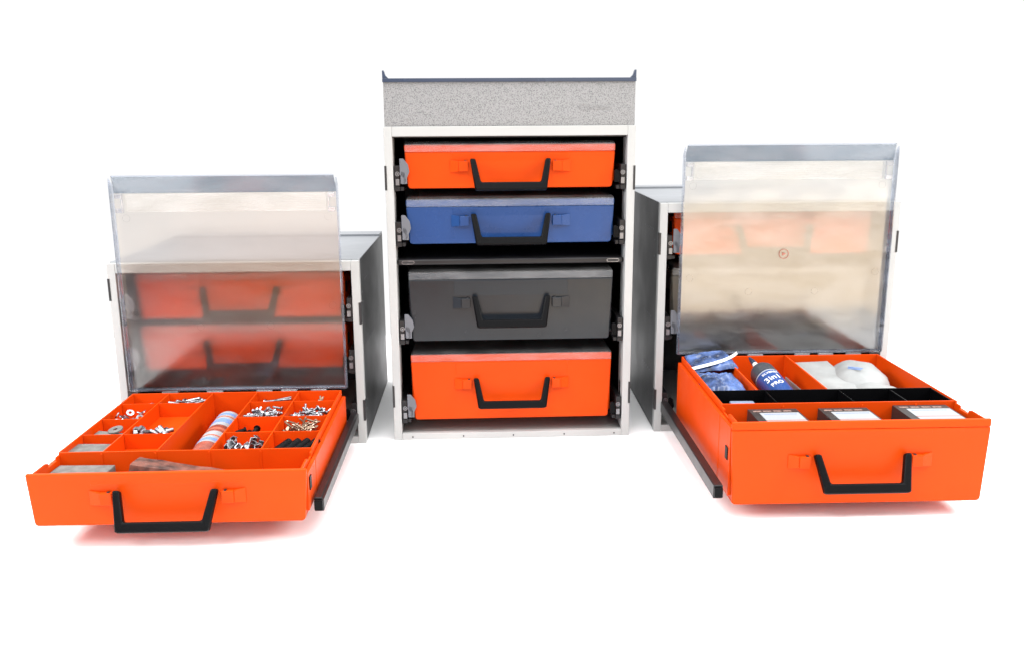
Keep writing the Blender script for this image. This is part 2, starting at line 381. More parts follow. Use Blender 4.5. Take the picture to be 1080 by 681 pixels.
# ---------------------------------------------------------------- cases
def handle(root, zp, scale=1.0, out=0.022, y=0.0):
    h = MB()
    th = 0.013
    dn = Vector((0, -out, -0.056)).normalized(); nz = Vector((0, -0.056, out)).normalized()
    ol = [(-0.081,0.004),(-0.0715,-0.0585),(-0.069,-0.061),(0.069,-0.061),(0.0715,-0.0585),(0.081,0.004),(0.070,0.004),(0.0595,-0.0445),(-0.0595,-0.0445),(-0.070,0.004)]
    h.prism(ol, th, origin=(0, y-0.004, zp), ax=(1,0,0), ay=-dn, az=nz)
    ho = h.build('handle', 'black_plastic', root, bevel=0.0035, seg=3)
    return ho
def latches(root, zp, colr, y=0.0, rec='dark'):
    for s in (-1, 1):
        m = MB()
        a, b = sorted((s*0.0845, s*0.1035)); m.box(a, b, y-0.0085, y-0.0003, zp-0.019, zp+0.001)
        o_ = m.build('latch', colr, root, bevel=0.0012)
        m = MB(); a, b = s*0.1038, s*0.121
        m.hexa([(a,y-0.0065,zp-0.019),(b,y-0.0015,zp-0.021),(b,y-0.0003,zp-0.021),(a,y-0.0003,zp-0.019),(a,y-0.0065,zp+0.001),(b,y-0.0015,zp+0.004),(b,y-0.0003,zp+0.004),(a,y-0.0003,zp+0.001)])
        m.build('latch_wedge', colr, o_, bevel=0.0006)
        m = MB(); m.box(s*0.090-0.002, s*0.090+0.002, y-0.007, y-0.001, zp+0.0012, zp+0.0022); m.build('release_slot', 'black_in', o_)
        for k in range(3):
            pass
def case_shell(root, h, w, d, colr, open_case=False, band=True):
    """open-topped tray, origin at front bottom centre; front face at y=0"""
    m = MB(); wt, wb = w/2, w/2-0.0055
    bw = wt-0.008      # body half width behind the front panel
    # front panel, tapered downward
    rc = 0.007; tz = h-0.0142 if band else h
    ol = [(-wb + rc*(1-math.cos(R(a))), rc*(1-math.sin(R(a)))) for a in (0, 22, 45, 68, 90)] + [(wb - rc*(1-math.cos(R(a))), rc*(1-math.sin(R(a)))) for a in (90, 68, 45, 22, 0)]
    tx = wb + (wt-wb)*tz/h
    m.prism(ol + [(tx, tz), (-tx, tz)], 0.0075)
    if band: m.hexa([(-tx,0.0001,tz+.0001),(tx,0.0001,tz+.0001),(tx,0.0073,tz+.0001),(-tx,0.0073,tz+.0001),(-wt,0.0016,h),(wt,0.0016,h),(wt,0.0073,h),(-wt,0.0073,h)])
    m.build('front_panel', colr, root, bevel=0.0026, seg=3)
    m = MB(); b1 = 0.118
    m.hexa([(-b1,0.0012,0.45*h),(b1,0.0012,0.45*h),(b1,0.006,0.45*h),(-b1,0.006,0.45*h),(-b1,-0.0012,h-0.0165),(b1,-0.0012,h-0.0165),(b1,0.004,h-0.0165),(-b1,0.004,h-0.0165)])
    pl_ = m.build('handle_plate', colr, root, bevel=0.001)
    if open_case: pl_.location.y = 0.0007
    m = MB()
    m.box(-bw, bw, 0.0078, d, 0.0, 0.003)
    m.box(-bw, bw, d-0.003, d, 0.0031, h)
    for s in (-1, 1):
        a, b = sorted((s*bw, s*(bw-0.003)))
        # inner wall with a notch near the front
        prof = [(0.0078, 0.0031), (d-0.0032, 0.0031), (d-0.0032, h), (0.098, h), (0.098, h-0.004), (0.084, h-0.004), (0.084, h-0.010), (0.056, h-0.010), (0.056, h-0.004), (0.048, h-0.001), (0.0078, h-0.001)]
        m.prism(prof, b-a, origin=(a, 0, 0), ax=(0,1,0), ay=(0,0,1), az=(1,0,0))
    m.build('body', colr, root, bevel=0.0007)
    for s in (-1, 1):
        a, b = sorted((s*(wt-0.0003), s*(bw+0.0004))); q = MB()
        q.prism([(0.08, 0.006), (d-0.01, 0.006), (d-0.002, 0.02), (d-0.002, h-0.012), (0.08, h-0.012)], b-a, origin=(a,0,0), ax=(0,1,0), ay=(0,0,1), az=(1,0,0))
        q.build('side_skirt', colr, root, bevel=0.0015)
        q = MB(); a, b = sorted((s*(wt-0.001), s*(bw+0.0004))); q.box(a, b, 0.012, 0.0795, 0.012, h-0.0125); q.build('corner_web', colr, root, bevel=0.001)
        q = MB(); a, b = sorted((s*(wt-0.0006), s*(wt+0.0008))); q.box(a, b, 0.020, 0.034, h*0.5, h*0.5+0.022); q.build('side_catch', 'black_plastic', root)

def closed_case(fr, z0, z1, colr, label, group=None, y=0.014):
    root = empty('tool_case', fr, (0, y, z0), label, 'case', group)
    h = z1 - z0; w = 0.424; d = 0.415
    case_shell(root, h, w, d, colr)
    zp = h - 0.0335
    if h > 0.12: zp = h - 0.054
    latches(root, zp, colr); handle(root, zp-0.001)
    # clear lid: top sheet plus a lip over the top of the front panel
    m = MB()
    m.hexa([(-w/2+0.001,0.000,h+0.0018),(w/2-0.001,0.000,h+0.0018),(w/2-0.001,d,h+0.0018),(-w/2+0.001,d,h+0.0018),(-w/2+0.004,0.006,h+0.0058),(w/2-0.004,0.006,h+0.0058),(w/2-0.004,d-0.004,h+0.0058),(-w/2+0.004,d-0.004,h+0.0058)])
    lid = m.build('lid', 'clear', root, bevel=0.001)
    q = MB(); q.hexa([(-w/2+0.002,-0.0022,h-0.0135),(w/2-0.002,-0.0022,h-0.0135),(w/2-0.002,-0.0008,h-0.0135),(-w/2+0.002,-0.0008,h-0.0135),(-w/2+0.002,0.0000,h+0.0016),(w/2-0.002,0.0000,h+0.0016),(w/2-0.002,0.001,h+0.0016),(-w/2+0.002,0.001,h+0.0016)])
    q.build('lid_lip', 'clear_lip', lid)
    return root
gc = 'closed cases stored in the cabinets'
closed_case(FM, 0.526, 0.612, 'orange', 'shallow orange case with black handle at the top of the tall middle cabinet')
closed_case(FM, 0.414, 0.503, 'blue', 'blue case with black handle, second from the top of the tall middle cabinet')
closed_case(FM, 0.211, 0.354, 'grey', 'deep charcoal grey case with black handle under the shelf of the middle cabinet')
closed_case(FM, 0.040, 0.181, 'orange', 'deep orange case at the bottom of the tall middle cabinet')
closed_case(FL, 0.263, 0.357, 'orange', 'upper of two shallow orange cases behind the frosted lid in the left cabinet', y=0.045)
closed_case(FL, 0.155, 0.247, 'orange', 'lower of two shallow orange cases behind the frosted lid in the left cabinet', y=0.045)
closed_case(FR, 0.378, 0.469, 'orange', 'shallow orange case at the top of the right cabinet behind the hazy lid', y=0.045)
M['grey_light'] = mat('grey_plastic_case', (0.085, 0.075, 0.060), 0.35, var=0.04)
closed_case(FR, 0.2065, 0.347, 'grey_light', 'deep case below the orange one in the right cabinet, hidden by the hazy lid', y=0.045)

# ---------------------------------------------------------------- the two pulled-out cases
def open_lid(root, w, yp, zb, zt, frost, lean=0.0, badge=False):
    """lid hinged at the back wall, standing up, its rim towards the camera. local to root"""
    hw = w/2 - 0.003
    q = MB(); q.box(-hw, hw, yp, yp+0.0022, zb+0.004, zt-0.0325)
    lid = q.build('lid', frost, root)
    # side rims
    for s in (-1, 1):
        a, b = sorted((s*hw, s*(hw+0.0022))); q = MB()
        q.prism([(yp+0.0022, zb), (yp-0.013, zb), (yp-0.017, zb+0.006), (yp-0.017, zt-0.016), (yp-0.015, zt-0.003), (yp+0.0022, zt-0.02)], b-a, origin=(a,0,0), ax=(0,1,0), ay=(0,0,1), az=(1,0,0))
        q.build('side_rim', 'lid_rim', lid)
    q = MB(); q.box(-hw, hw, yp-0.010, yp+0.0022, zb-0.001, zb+0.0036); q.build('hinge_edge', 'lid_rim', lid, bevel=0.001)
    for x in (-0.14, -0.05, 0.05, 0.10, 0.16):
        q = MB(); q.box(x-0.016, x+0.016, yp-0.010, yp-0.004, zb-0.006, zb-0.0012); q.build('hinge_knuckle', 'clip', lid, bevel=0.001)
    # ribbed band
    b0, b1 = zt-0.069, zt-0.0335
    q = MB(); n = 9
    for k in range(n):
        z0 = b0 + (b1-b0)*k/n; z1 = b0 + (b1-b0)*(k+0.93)/n
        q.hexa([(-hw+0.022,yp-0.0012,z0),(hw-0.022,yp-0.0012,z0),(hw-0.022,yp-0.0003,z0),(-hw+0.022,yp-0.0003,z0),(-hw+0.022,yp-0.0020,z1),(hw-0.022,yp-0.0020,z1),(hw-0.022,yp-0.0003,z1),(-hw+0.022,yp-0.0003,z1)])
    q.build('ribbed_band', 'band', lid, smooth=False)
    # slanted front lip (two layers)
    q = MB()
    for off in (0, 0.004):
        q.hexa([(-hw+.0005,yp-0.001+off,zt-0.0325),(hw-.0005,yp-0.001+off,zt-0.0325),(hw-.0005,yp+0.0008+off,zt-0.0325),(-hw+.0005,yp+0.0008+off,zt-0.0325),
                (-hw+.004,yp-0.016+off,zt),(hw-.004,yp-0.016+off,zt),(hw-.004,yp-0.0145+off,zt),(-hw+.004,yp-0.0145+off,zt)])
    q.build('front_lip', 'lip', lid)
    q = MB(); q.prism([(-hw+.003, 0), (hw-.003, 0), (hw-.006, 0.0022), (-hw+.006, 0.0022)], 0.008, origin=(0, yp-0.0175, zt+0.0003)); q.build('lip_edge', 'lid_rim', lid)
    for s in (-1, 1):
        q = MB(); a, b = sorted((s*(hw-0.018), s*(hw-0.004)))
        q.box(a, b, yp-0.010, yp-0.0025, b0-0.001, b0+0.0075); q.box(a, b, yp-0.010, yp-0.0025, b1-0.0085, b1)
        a2, b2 = sorted((s*(hw-0.018), s*(hw-0.015))); q.box(a2, b2, yp-0.009, yp-0.0025, b0+0.0078, b1-0.0088)
        q.build('corner_clip', 'clip', lid, bevel=0.001)
    # moulded circles
    for x, z in ((-hw+0.02, zb+0.16), (hw-0.02, zb+0.17), (hw-0.02, b0-0.012), (-hw+0.02, b0-0.012), (-0.07, zb+0.13), (0.07, zb+0.13)):
        q = MB(); q.ring((x, yp-0.0008, z), (x, yp-0.0002, z), 0.0073, 0.0069, 20); q.build('moulded_circle', 'clear', lid)
    if badge:
        q = MB(); q.ring((0.0, yp-0.0010, zb+0.209), (0.0, yp-0.0003, zb+0.209), 0.0105, 0.0090, 28)
        q.prism([(-0.0035,-0.004),(0.005,0),(-0.0035,0.004)], 0.0006, origin=(0, yp-0.0010, zb+0.209))
        q.build('round_emblem', 'clear_red', lid)
    return lid
M['clear_red'] = clear('clear_red_mark', (0.75, 0.45, 0.40), 0, 0.25, haze_col=(0.5, 0.15, 0.12), refl=0.05)

def walls(root, name, segs, h, z0, mtl, t=0.0018, top_lip=True):
    m = MB()
    for x0, y0, x1, y1 in segs:
        if abs(x1-x0) < 1e-6: m.box(x0-t/2, x0+t/2, y0, y1, z0, h)
        else: m.box(x0, x1, y0-t/2, y0+t/2, z0, h)
    return m.build(name, mtl, root, bevel=0.0004, seg=1)

# ---- left: organizer case, local frame of FL shifted: root at (0,-0.46,0.041)
YL = -0.4603; ZL = 0.0410; hL = 0.087
caseL = empty('organizer_case', FL, (0, YL, ZL), 'pulled out orange case divided into many compartments of fasteners, its frosted lid raised', 'case')
case_shell(caseL, hL, 0.434, 0.4243, 'orange', open_case=True, band=False)
latches(caseL, 0.0555, 'orange'); handle(caseL, 0.0545, out=0.030)
def ly(y): return y - YL
# cross wall and dividers
FZ = 0.058   # floor of the inserts (local z) -> world .099
rowsY = [ly(-0.1005), ly(-0.1925), ly(-0.276)]
cw = ly(-0.3645); rear = ly(-0.0395)
xs = [-0.1365, -0.0485, 0.0395, 0.124]
bwL = 0.434/2 - 0.011
m = MB(); m.hexa([(-bwL-.002,cw-0.0035,0.0032),(bwL+.002,cw-0.0035,0.0032),(bwL+.002,cw+0.0018,0.0032),(-bwL-.002,cw+0.0018,0.0032),(-bwL-.002,cw-0.0008,hL),(bwL+.002,cw-0.0008,hL),(bwL+.002,cw+0.0018,hL),(-bwL-.002,cw+0.0018,hL)])
m.build('cross_wall', 'orange', caseL, bevel=0.0006)
for x in xs[:]:
    m = MB(); m.box(x-0.0012, x+0.0012, cw-0.0055, cw-0.0036, 0.004, hL-0.002); m.build('wall_rib', 'orange', caseL)
e = 0.0014
def bwall(m, x0, x1, y0, y1, z0, z1): m.box(x0, x1, y0, y1, z0, z1)
for x in xs:
    m = MB(); bwall(m, x-e/2-.0004, x+e/2+.0004, cw+0.002, rear-0.0002, 0.0032, hL-0.0008)
    m.build('long_divider', 'orange', caseL, bevel=0.0004, seg=1)
def cross(xa, xb, ys):
    for y in ys:
        m = MB(); m.box(xa+0.0013, xb-0.0013, y-e/2, y+e/2, 0.0032, hL-0.0014)
        m.build('cross_divider', 'orange', caseL, bevel=0.0004, seg=1)
cross(-bwL-.001, xs[0], rowsY); cross(xs[0], xs[1], [rowsY[0], rowsY[2]]); cross(xs[2], xs[3], rowsY); cross(xs[3], bwL+.001, rowsY)
m = MB()
for xa, xb in ((-bwL, xs[0]), (xs[0], xs[1]), (xs[2], xs[3]), (xs[3], bwL)):
    yy = [rear] + rowsY + [cw]
    if xa == xs[0]: yy = [rear, rowsY[0], rowsY[2], cw]
    for a, b in zip(yy, yy[1:]): m.box(xa+0.0014, xb-0.0014, b+0.0022, a-0.0010, FZ-0.0015, FZ)
m.build('insert_floor', 'orange', caseL)
open_lid(caseL, 0.438, ly(-0.012), 0.128-ZL, 0.557-ZL, 'frost_l')

# ---- right: deep case
YR = -0.4463; ZR = 0.0280; hR = 0.145
caseR = empty('organizer_case', FR, (0.0095, YR, ZR), 'pulled out deep orange case with a black inner tray, its hazy clear lid raised', 'case')
case_shell(caseR, hR, 0.434, 0.4243, 'orange', open_case=True)
latches(caseR, 0.0850, 'orange'); handle(caseR, 0.0840, out=0.030)
def ry(y): return y - YR
cwR = ry(-0.3435)
m = MB(); m.hexa([(-bwL-.002,cwR-0.0045,0.0032),(bwL+.002,cwR-0.0045,0.0032),(bwL+.002,cwR+0.0012,0.0032),(-bwL-.002,cwR+0.0012,0.0032),(-bwL-.002,cwR-0.0014,hR-0.0005),(bwL+.002,cwR-0.0014,hR-0.0005),(bwL+.002,cwR+0.0012,hR-0.0005),(-bwL-.002,cwR+0.0012,hR-0.0005)])
m.build('cross_wall', 'orange', caseR, bevel=0.0006)
for x in (-0.10, 0.04, 0.135):
    m = MB(); m.box(x-0.0012, x+0.0012, cwR-0.0068, cwR-0.0047, 0.004, hR-0.004); m.build('wall_rib', 'orange', caseR)
for x in (-0.1205, 0.0095):
    m = MB(); m.prism([(ry(-0.2605), 0.0032), (ry(-0.0255), 0.0032), (ry(-0.0255), hR+0.0015), (ry(-0.2605), hR-0.001)], 0.003, origin=(x-0.0015, 0, 0), ax=(0,1,0), ay=(0,0,1), az=(1,0,0))
    m.build('long_divider', 'orange', caseR, bevel=0.0005)
# black inner tray
bx0, bx1 = -0.205, 0.2045; by0, by1 = ry(-0.3405), ry(-0.2625)
m = MB(); t = 0.0018; zt_, zf_ = hR-0.001, hR-0.036
m.box(bx0, bx1, by0, by0+t, zf_, zt_-0.002); m.box(bx0, bx1, by1-t, by1, zf_, zt_)
m.box(bx0, bx0+t, by0+t+.0001, by1-t-.0001, zf_, zt_-.001); m.box(bx1-t, bx1, by0+t+.0001, by1-t-.0001, zf_, zt_-.001)
m.box(bx0+t+.0001, bx1-t-.0001, by0+t+.0001, by1-t-.0001, zf_, zf_+0.0015)
tr = m.build('inner_tray', 'black_plastic', caseR, bevel=0.0005)
for x in (-0.106, 0.031, 0.126):
    m = MB(); m.box(x-0.0009, x+0.0009, by0+t+.0002, by1-t-.0002, zf_+0.0016, zt_-0.002); m.build('tray_divider', 'black_plastic', tr)
open_lid(caseR, 0.436, ry(-0.006), 0.176-ZR, 0.607-ZR, 'frost_r', badge=True)

# ---------------------------------------------------------------- contents of the left case
W0 = 0.0415+FZ     # world height of the insert floors
protos = {}
def proto(name, builder):
    """first use returns the built object, later uses a copy sharing its mesh"""
    if name not in protos:
        protos[name] = builder(); return protos[name]
    c = protos[name].copy(); COL.objects.link(c); return c
def bolt_mesh(L_, r, hr, hh, m='steel', nm='bolt'):
    def f():
        b = MB(); b.lathe((0,0,0),(L_,0,0),[(0,hr*0.9),(0.0+0.02,hr),(hh/L_,hr),(hh/L_+0.001,r),(0.96,r),(1,r*0.75)], 12)
        return b.build(nm, m)
    return f
def screw_mesh(L_, r, m):
    def f():
        b = MB(); pr = [(0,r*2.1),(0.05,r*2.2),(0.14,r)]
        n = 7
        for k in range(n): pr += [(0.2+0.65*k/n, r*0.75), (0.2+0.65*(k+0.5)/n, r*1.15)]
        pr += [(0.9,r*0.7),(1,0.0001)]
        b.lathe((0,0,0),(L_,0,0), pr, 8); return b.build('screw', m)
    return f
def nut_mesh():
    b = MB(); pts = [(0.0058*math.cos(R(60*k)), 0.0058*math.sin(R(60*k))) for k in range(6)]
    b.lathe((0,0,0),(0,0,0.006),[(0,0.0068),(1,0.0058)],6); return b.build('nut','steel')
def washer_mesh():
    b = MB(); b.ring((0,0,0),(0,0,0.0016),0.0070,0.0032,24); return b.build('washer','steel')
def clip_mesh():
    b = MB(); b.prism([(-0.007,0),(0.007,0),(0.007,0.010),(0.0052,0.010),(0.0052,0.0018),(-0.0052,0.0018),(-0.0052,0.010),(-0.007,0.010)],0.009, origin=(0,-0.0045,0)); return b.build('metal_clip','steel',bevel=0.0004)
def plug_mesh():
    b = MB(); b.lathe((-0.010,0,0),(0.010,0,0),[(0,0.006),(0.15,0.0065),(0.18,0.0045),(0.9,0.0042),(1,0.003)],12); return b.build('rubber_plug','black_plastic')
def dowel_mesh():
    b = MB(); b.lathe((-0.027,0,0),(0.027,0,0),[(0,0.0066),(0.02,0.0078),(0.98,0.0078),(1,0.0066)],14); return b.build('black_tube','black_plastic')
def scatter(kind, builder, n, x0, x1, y0, y1, z0, z1, label, cat, group, tilt=25, seed=0, nod=0):
    rr = random.Random(seed)
    XE = [-0.2045, -0.1365, -0.0485, 0.0395, 0.124, 0.2045]; YE = [-0.3645, -0.276, -0.1925, -0.1005, -0.0395]
    mx_, my_ = (x0+x1)/2, (y0+y1)/2
    i_ = max(i for i in range(5) if XE[i] <= mx_); j_ = max(j for j in range(4) if YE[j] <= my_)
    cell = (XE[i_]+.0015, XE[i_+1]-.0015, YE[j_]+.0012, YE[j_+1]-.0012)
    for k in range(n):
        o = proto(kind, builder)
        me = o.data; ext = [v.co for v in me.vertices]
        for _try in range(200):
            p = (rr.uniform(x0, x1), rr.uniform(y0, y1), rr.uniform(z0, z1))
            rot = (R(rr.uniform(0, 360)) if nod == 0 else R(rr.uniform(-nod, nod)), R(rr.uniform(-tilt, tilt)), R(rr.uniform(0, 360)))
            mr_ = Euler(rot).to_matrix()
            q_ = [mr_ @ c + Vector(p) for c in ext[::5]]
            if min(c.x for c in q_) > cell[0] and max(c.x for c in q_) < cell[1] and min(c.y for c in q_) > cell[2] and max(c.y for c in q_) < cell[3] and max(c.z for c in q_) < 0.134: break
        put(o, FL, p, rot)
        tag(o, label, cat, group)
za = W0 + 0.006
scatter('bolt', bolt_mesh(0.026,0.0036,0.007,0.005), 5, -0.185,-0.155,-0.090,-0.060, za+.003, za+.012, 'short silver bolt in the rear left corner compartment of the left case', 'bolt', 'short bolts in the rear left compartment', seed=1)
scatter('washer', washer_mesh, 18, -0.200,-0.148,-0.182,-0.130, za+.002, za+.020, 'shiny round washer in the left column, second compartment from the rear', 'washer', 'washers in one compartment', tilt=55, seed=4, nod=50)
scatter('long_bolt', bolt_mesh(0.040,0.003,0.0062,0.004), 12, -0.112,-0.075,-0.086,-0.062, za+.002, za+.014, 'silver bolt piled in the rear compartment beside the left column', 'bolt', 'long bolts in the second rear compartment', seed=6)
scatter('nut', nut_mesh, 9, -0.127,-0.102,-0.266,-0.235, za+.006, za+.020, 'small silver nut in the long compartment of the second column', 'nut', 'nuts in the long compartment', tilt=60, seed=8, nod=60)
scatter('stud', bolt_mesh(0.026,0.0042,0.0066,0.004), 5, -0.085,-0.065,-0.262,-0.235, za+.006, za+.018, 'silver bolt lying right of the small nuts in the long compartment', 'bolt', 'bolts beside the nuts', seed=9)
scatter('machine_bolt', bolt_mesh(0.055,0.0022,0.005,0.003), 5, 0.058,0.066,-0.075,-0.055, za, za+.012, 'long thin silver bolt in the rear compartment right of the dark red cylinder', 'bolt', 'thin bolts right of the cylinder', seed=11, tilt=8)
scatter('tip_screw', screw_mesh(0.022,0.0019,'brass'), 6, 0.165,0.192,-0.090,-0.06, za, za+.012, 'small screw in the rear right corner compartment of the left case', 'screw', 'few screws in the rear right compartment', seed=13)
scatter('screw_a', screw_mesh(0.023,0.0020,'steel'), 56, 0.054,0.110,-0.182,-0.125, za, za+.017, 'silver screw heaped in the compartment second from the rear, beside the cylinder', 'screw', 'silver screws heaped beside the cylinder', seed=14)
scatter('screw_b', screw_mesh(0.020,0.0020,'steel'), 64, 0.138,0.192,-0.182,-0.125, za, za+.017, 'silver screw heaped along the right wall, second compartment from the rear', 'screw', 'silver screws heaped by the right wall', seed=15)
scatter('screw_c', screw_mesh(0.025,0.0019,'brass'), 48, 0.140,0.19,-0.266,-0.205, za, za+.017, 'brownish screw heaped along the right wall, just behind the black tubes', 'screw', 'brownish screws heaped by the right wall', seed=16, tilt=45)
scatter('rubber_plug', plug_mesh, 8, 0.055,0.11,-0.266,-0.235, za+.001, za+.011, 'black rubber plug in the compartment behind the metal clips', 'plug', 'black rubber plugs', seed=17)
scatter('metal_clip', clip_mesh, 26, 0.054,0.112,-0.350,-0.300, za, za+.017, 'folded silver metal clip in the compartment in front of the rubber plugs', 'clip', 'folded metal clips', tilt=60, seed=18, nod=90)
dl = ['leftmost', 'second', 'third', 'rightmost']
for k in range(4):
    o = proto('black_tube', dowel_mesh); put(o, FL, (0.146+0.0158*k, -0.325+0.0005*k, W0+0.0125), (0, R(-8), R(62)))
    tag(o, f'short black tube, {dl[k]} of four from the left in the front right compartment', 'tube', 'four black tubes side by side')
b = MB(); b.prism([(-0.028,-0.02),(0.03,-0.024),(0.034,0.014),(-0.02,0.02)],0.003,ax=(1,0,0),ay=(0,1,0),az=(0,0,1)); o = b.build('metal_plate','greyblock',bevel=0.0005); put(o, FL, (-0.180,-0.245,W0+0.010), (R(8),R(4),0)); tag(o,'flat grey plate lying in the left column, behind the grey block','plate')
b = MB(); b.ring((0,0,0),(0,0,0.003),0.013,0.004,24); o = b.build('metal_disc','greyblock'); put(o, FL, (-0.17,-0.225,W0+0.0165), (R(10),R(-8),0)); tag(o,'flat grey disc with a hole, lying on the grey plate in the left column','disc')
b = MB(); b.box(-0.031,0.031,-0.024,0.024,0,0.018); o = b.build('stone_block','greyblock',bevel=0.0012); put(o, FL, (-0.176,-0.322,W0+0.0005), (0,0,R(-3))); tag(o,'small grey block in the front compartment of the left column','block')
b = MB(); b.box(-0.046,0.046,-0.034,0.034,0,0.066); o = b.build('grey_block','greyblock',bevel=0.0015); put(o, FL, (-0.158,-0.412,0.0445), (0,0,R(-2))); tag(o,'large grey block in the wide front compartment, near its left end','block')
b = MB(); rr = random.Random(3)
b.hexa([(-0.066,-0.028,0),(0.098,-0.030,0),(0.098,0.006,0),(-0.066,0.020,0),(-0.060,-0.020,0.031),(0.098,-0.026,0.006),(0.098,0.0,0.006),(-0.056,0.014,0.031)])
bmesh.ops.subdivide_edges(b.bm, edges=b.bm.edges[:], cuts=7, use_grid_fill=True)
for v in b.bm.verts: v.co += Vector((noise.noise(v.co*40), noise.noise(v.co*40+Vector((9,0,0))), noise.noise(v.co*45+Vector((0,7,0)))))*0.0022
o = b.build('worn_wedge','rust'); put(o, FL, (-0.014,-0.392,0.0925), (0,0,R(3))); tag(o,'worn reddish brown wedge lying in the wide front compartment of the left case','wedge')
b = MB(); b.box(-0.07,0.07,-0.022,0.022,0,0.046); o = b.build('folded_cloth','rust',bevel=0.003); put(o, FL, (0.01,-0.405,0.0445)); tag(o,'brown bundle under the worn wedge in the wide front compartment','cloth')
# striped cylinder
cyl = empty('striped_canister', FL, (0.008, -0.345, 0.0732), 'dark red cylinder with white and blue label bands, lying in the long middle compartment', 'canister')
def cp(t): return (0, 0.0 + 0.215*t, 0.012 + 0.010*t)
rc_ = 0.0255
b = MB(); b.lathe(cp(0), cp(1), [(0,0.018),(0.012,rc_-.002),(0.03,rc_),(0.97,rc_),(0.99,rc_-.002),(1,0.018)], 40); b.build('tube_body','redbrown',cyl)
for t0, t1, mm, dr in ((0.30,0.52,'labelwhite',.0003),(0.33,0.38,'labelblue',.0006),(0.42,0.44,'inkred',.0006),(0.56,0.60,'inkred',.0004),(0.66,0.97,'labelwhite',.0003),(0.72,0.80,'labelblue',.0006),(0.84,0.86,'inkred',.0006),(0.89,0.93,'labelblue',.0006)):
    b = MB(); b.lathe(cp(t0), cp(t1), [(0,rc_+dr),(1,rc_+dr)], 40); b.build('label_band', mm, cyl)

# ---------------------------------------------------------------- contents of the right case
for k, (x, y, rz) in enumerate(((-0.112,-0.3935,0.5),(0.012,-0.3935,0.0),(0.150,-0.388,-1.0))):
    where = ['left', 'middle', 'right'][k]
    r0 = empty('cartridge_box', FR, (x, y, 0.125), f'{where} of three black boxes with white labels in the front compartment of the right case', 'box', 'black labelled boxes')
    r0.rotation_euler.z += R(rz)
    hb = 0.040 + (0.0015 if k == 2 else 0)
    ww = 0.047 if k == 2 else 0.043
    b = MB(); b.box(-ww, ww, -0.041, 0.041, 0, hb); b.build('carton', 'boxblack', r0, bevel=0.0008)
    b = MB(); b.box(-ww+0.014, ww-0.004, -0.036, 0.018, hb+0.0002, hb+0.0007); lb = b.build('label', 'labelwhite', r0)
    b = MB()
    rq = random.Random(40+k); xq = -ww+0.020
    while xq < ww-0.014:
        wq = rq.uniform(0.002, 0.007); b.box(xq, xq+wq, 0.0085, 0.0105, hb+0.0008, hb+0.0010); xq += wq+0.0012
    b.build('print', 'labelblue', lb)
    b = MB(); b.box(-ww+0.014, ww-0.004, -0.0235, -0.0215, hb+0.0008, hb+0.0010)
    b.build('red_line', 'inkred', lb)
    for q in range(4):
        wq = (2*ww-0.016)/4; b = MB(); x0 = -ww+0.006+q*wq
        b.box(x0, x0+wq*0.80, 0.024, 0.030, hb+0.0002, hb+0.0006); b.build('printed_bar', 'barink', r0) if 'barink' in M else (M.update(barink=mat('faded_red_print',(0.20,0.13,0.11),0.5,var=0.5,vscale=400)), b.build('printed_bar','barink',r0))
b = MB(); b.box(-0.022,0.022,-0.012,0.012,0,0.012); b.box(-0.007,0.007,0.0122,0.017,0.003,0.009); o = b.build('pencil_case','paleitem',bevel=0.003,seg=3); put(o, FR, (-0.148,-0.300,0.148), (R(0),0,R(-2))); tag(o,'small blue grey plastic box in the left end of the black inner tray','small box')
# supports under cartons: stacked cartons
for k, (x, y) in enumerate(((-0.112,-0.3935),(0.012,-0.3935),(0.150,-0.388))):
    where = ['left', 'middle', 'right'][k]
    b = MB(); b.box(-0.042,0.042,-0.038,0.038,0,0.0915); o = b.build('stacked_box','boxblack',bevel=0.001); put(o, FR, (x,y,0.0325)); tag(o, f'plain black box under the {where} labelled box in the right case','box','plain black boxes')

def pillow(name, m, sx, sy, sz, amp, freq, seed, cuts=26, sag=0.0):
    b = MB(); bm = b.bm
    bmesh.ops.create_grid(bm, x_segments=cuts, y_segments=cuts, size=1.0)
    top = {}
    off = Vector((seed*3.1, seed*1.7, seed))
    vs = list(bm.verts)
    ret = bmesh.ops.duplicate(bm, geom=bm.verts[:]+bm.edges[:]+bm.faces[:])
    low = [g for g in ret['geom'] if isinstance(g, bmesh.types.BMVert)]
    def prof(x, y): return (max(0, 1-x**4)*max(0, 1-y**4))**0.5
    for v in vs:
        x, y = v.co.x, v.co.y; n = noise.noise(Vector((x*freq, y*freq, 0))+off); n2 = noise.noise(Vector((x*freq*2.7, y*freq*2.7, 3))+off); n3 = abs(noise.noise(Vector((x*freq*1.2, y*freq*2.2, 8))+off))
        p = prof(x, y); v.co = Vector((x*sx*(1+0.06*noise.noise(Vector((y*3,0,seed)))), y*sy*(1+0.08*noise.noise(Vector((x*3,4,seed)))), sz*p + amp*(n+0.5*n2-0.9*n3)*(0.25+0.75*p)))
    for v in low:
        x, y = v.co.x, v.co.y; p = prof(x, y); v.co = Vector((x*sx*(1+0.06*noise.noise(Vector((y*3,0,seed)))), y*sy*(1+0.08*noise.noise(Vector((x*3,4,seed)))), -sz*0.5*p - 0.0005))
    bmesh.ops.remove_doubles(bm, verts=bm.verts[:], dist=0.0006)
    return b.build(name, m)
o = pillow('blue_bag','bluebag',0.041,0.070,0.022,0.010,1.5,2,cuts=40); put(o, FR, (-0.160,-0.178,0.1520),(0,0,0)); tag(o,'crumpled blue plastic bag lying in the left rear compartment, nearer the black tray','bag')
o = pillow('blue_bag','bluebag',0.045,0.045,0.011,0.006,1.6,5,cuts=40); put(o, FR, (-0.150,-0.070,0.1735),(R(6),R(-4),0)); tag(o,'blue plastic bag with a pale edge at the very back of the left rear compartment','bag')
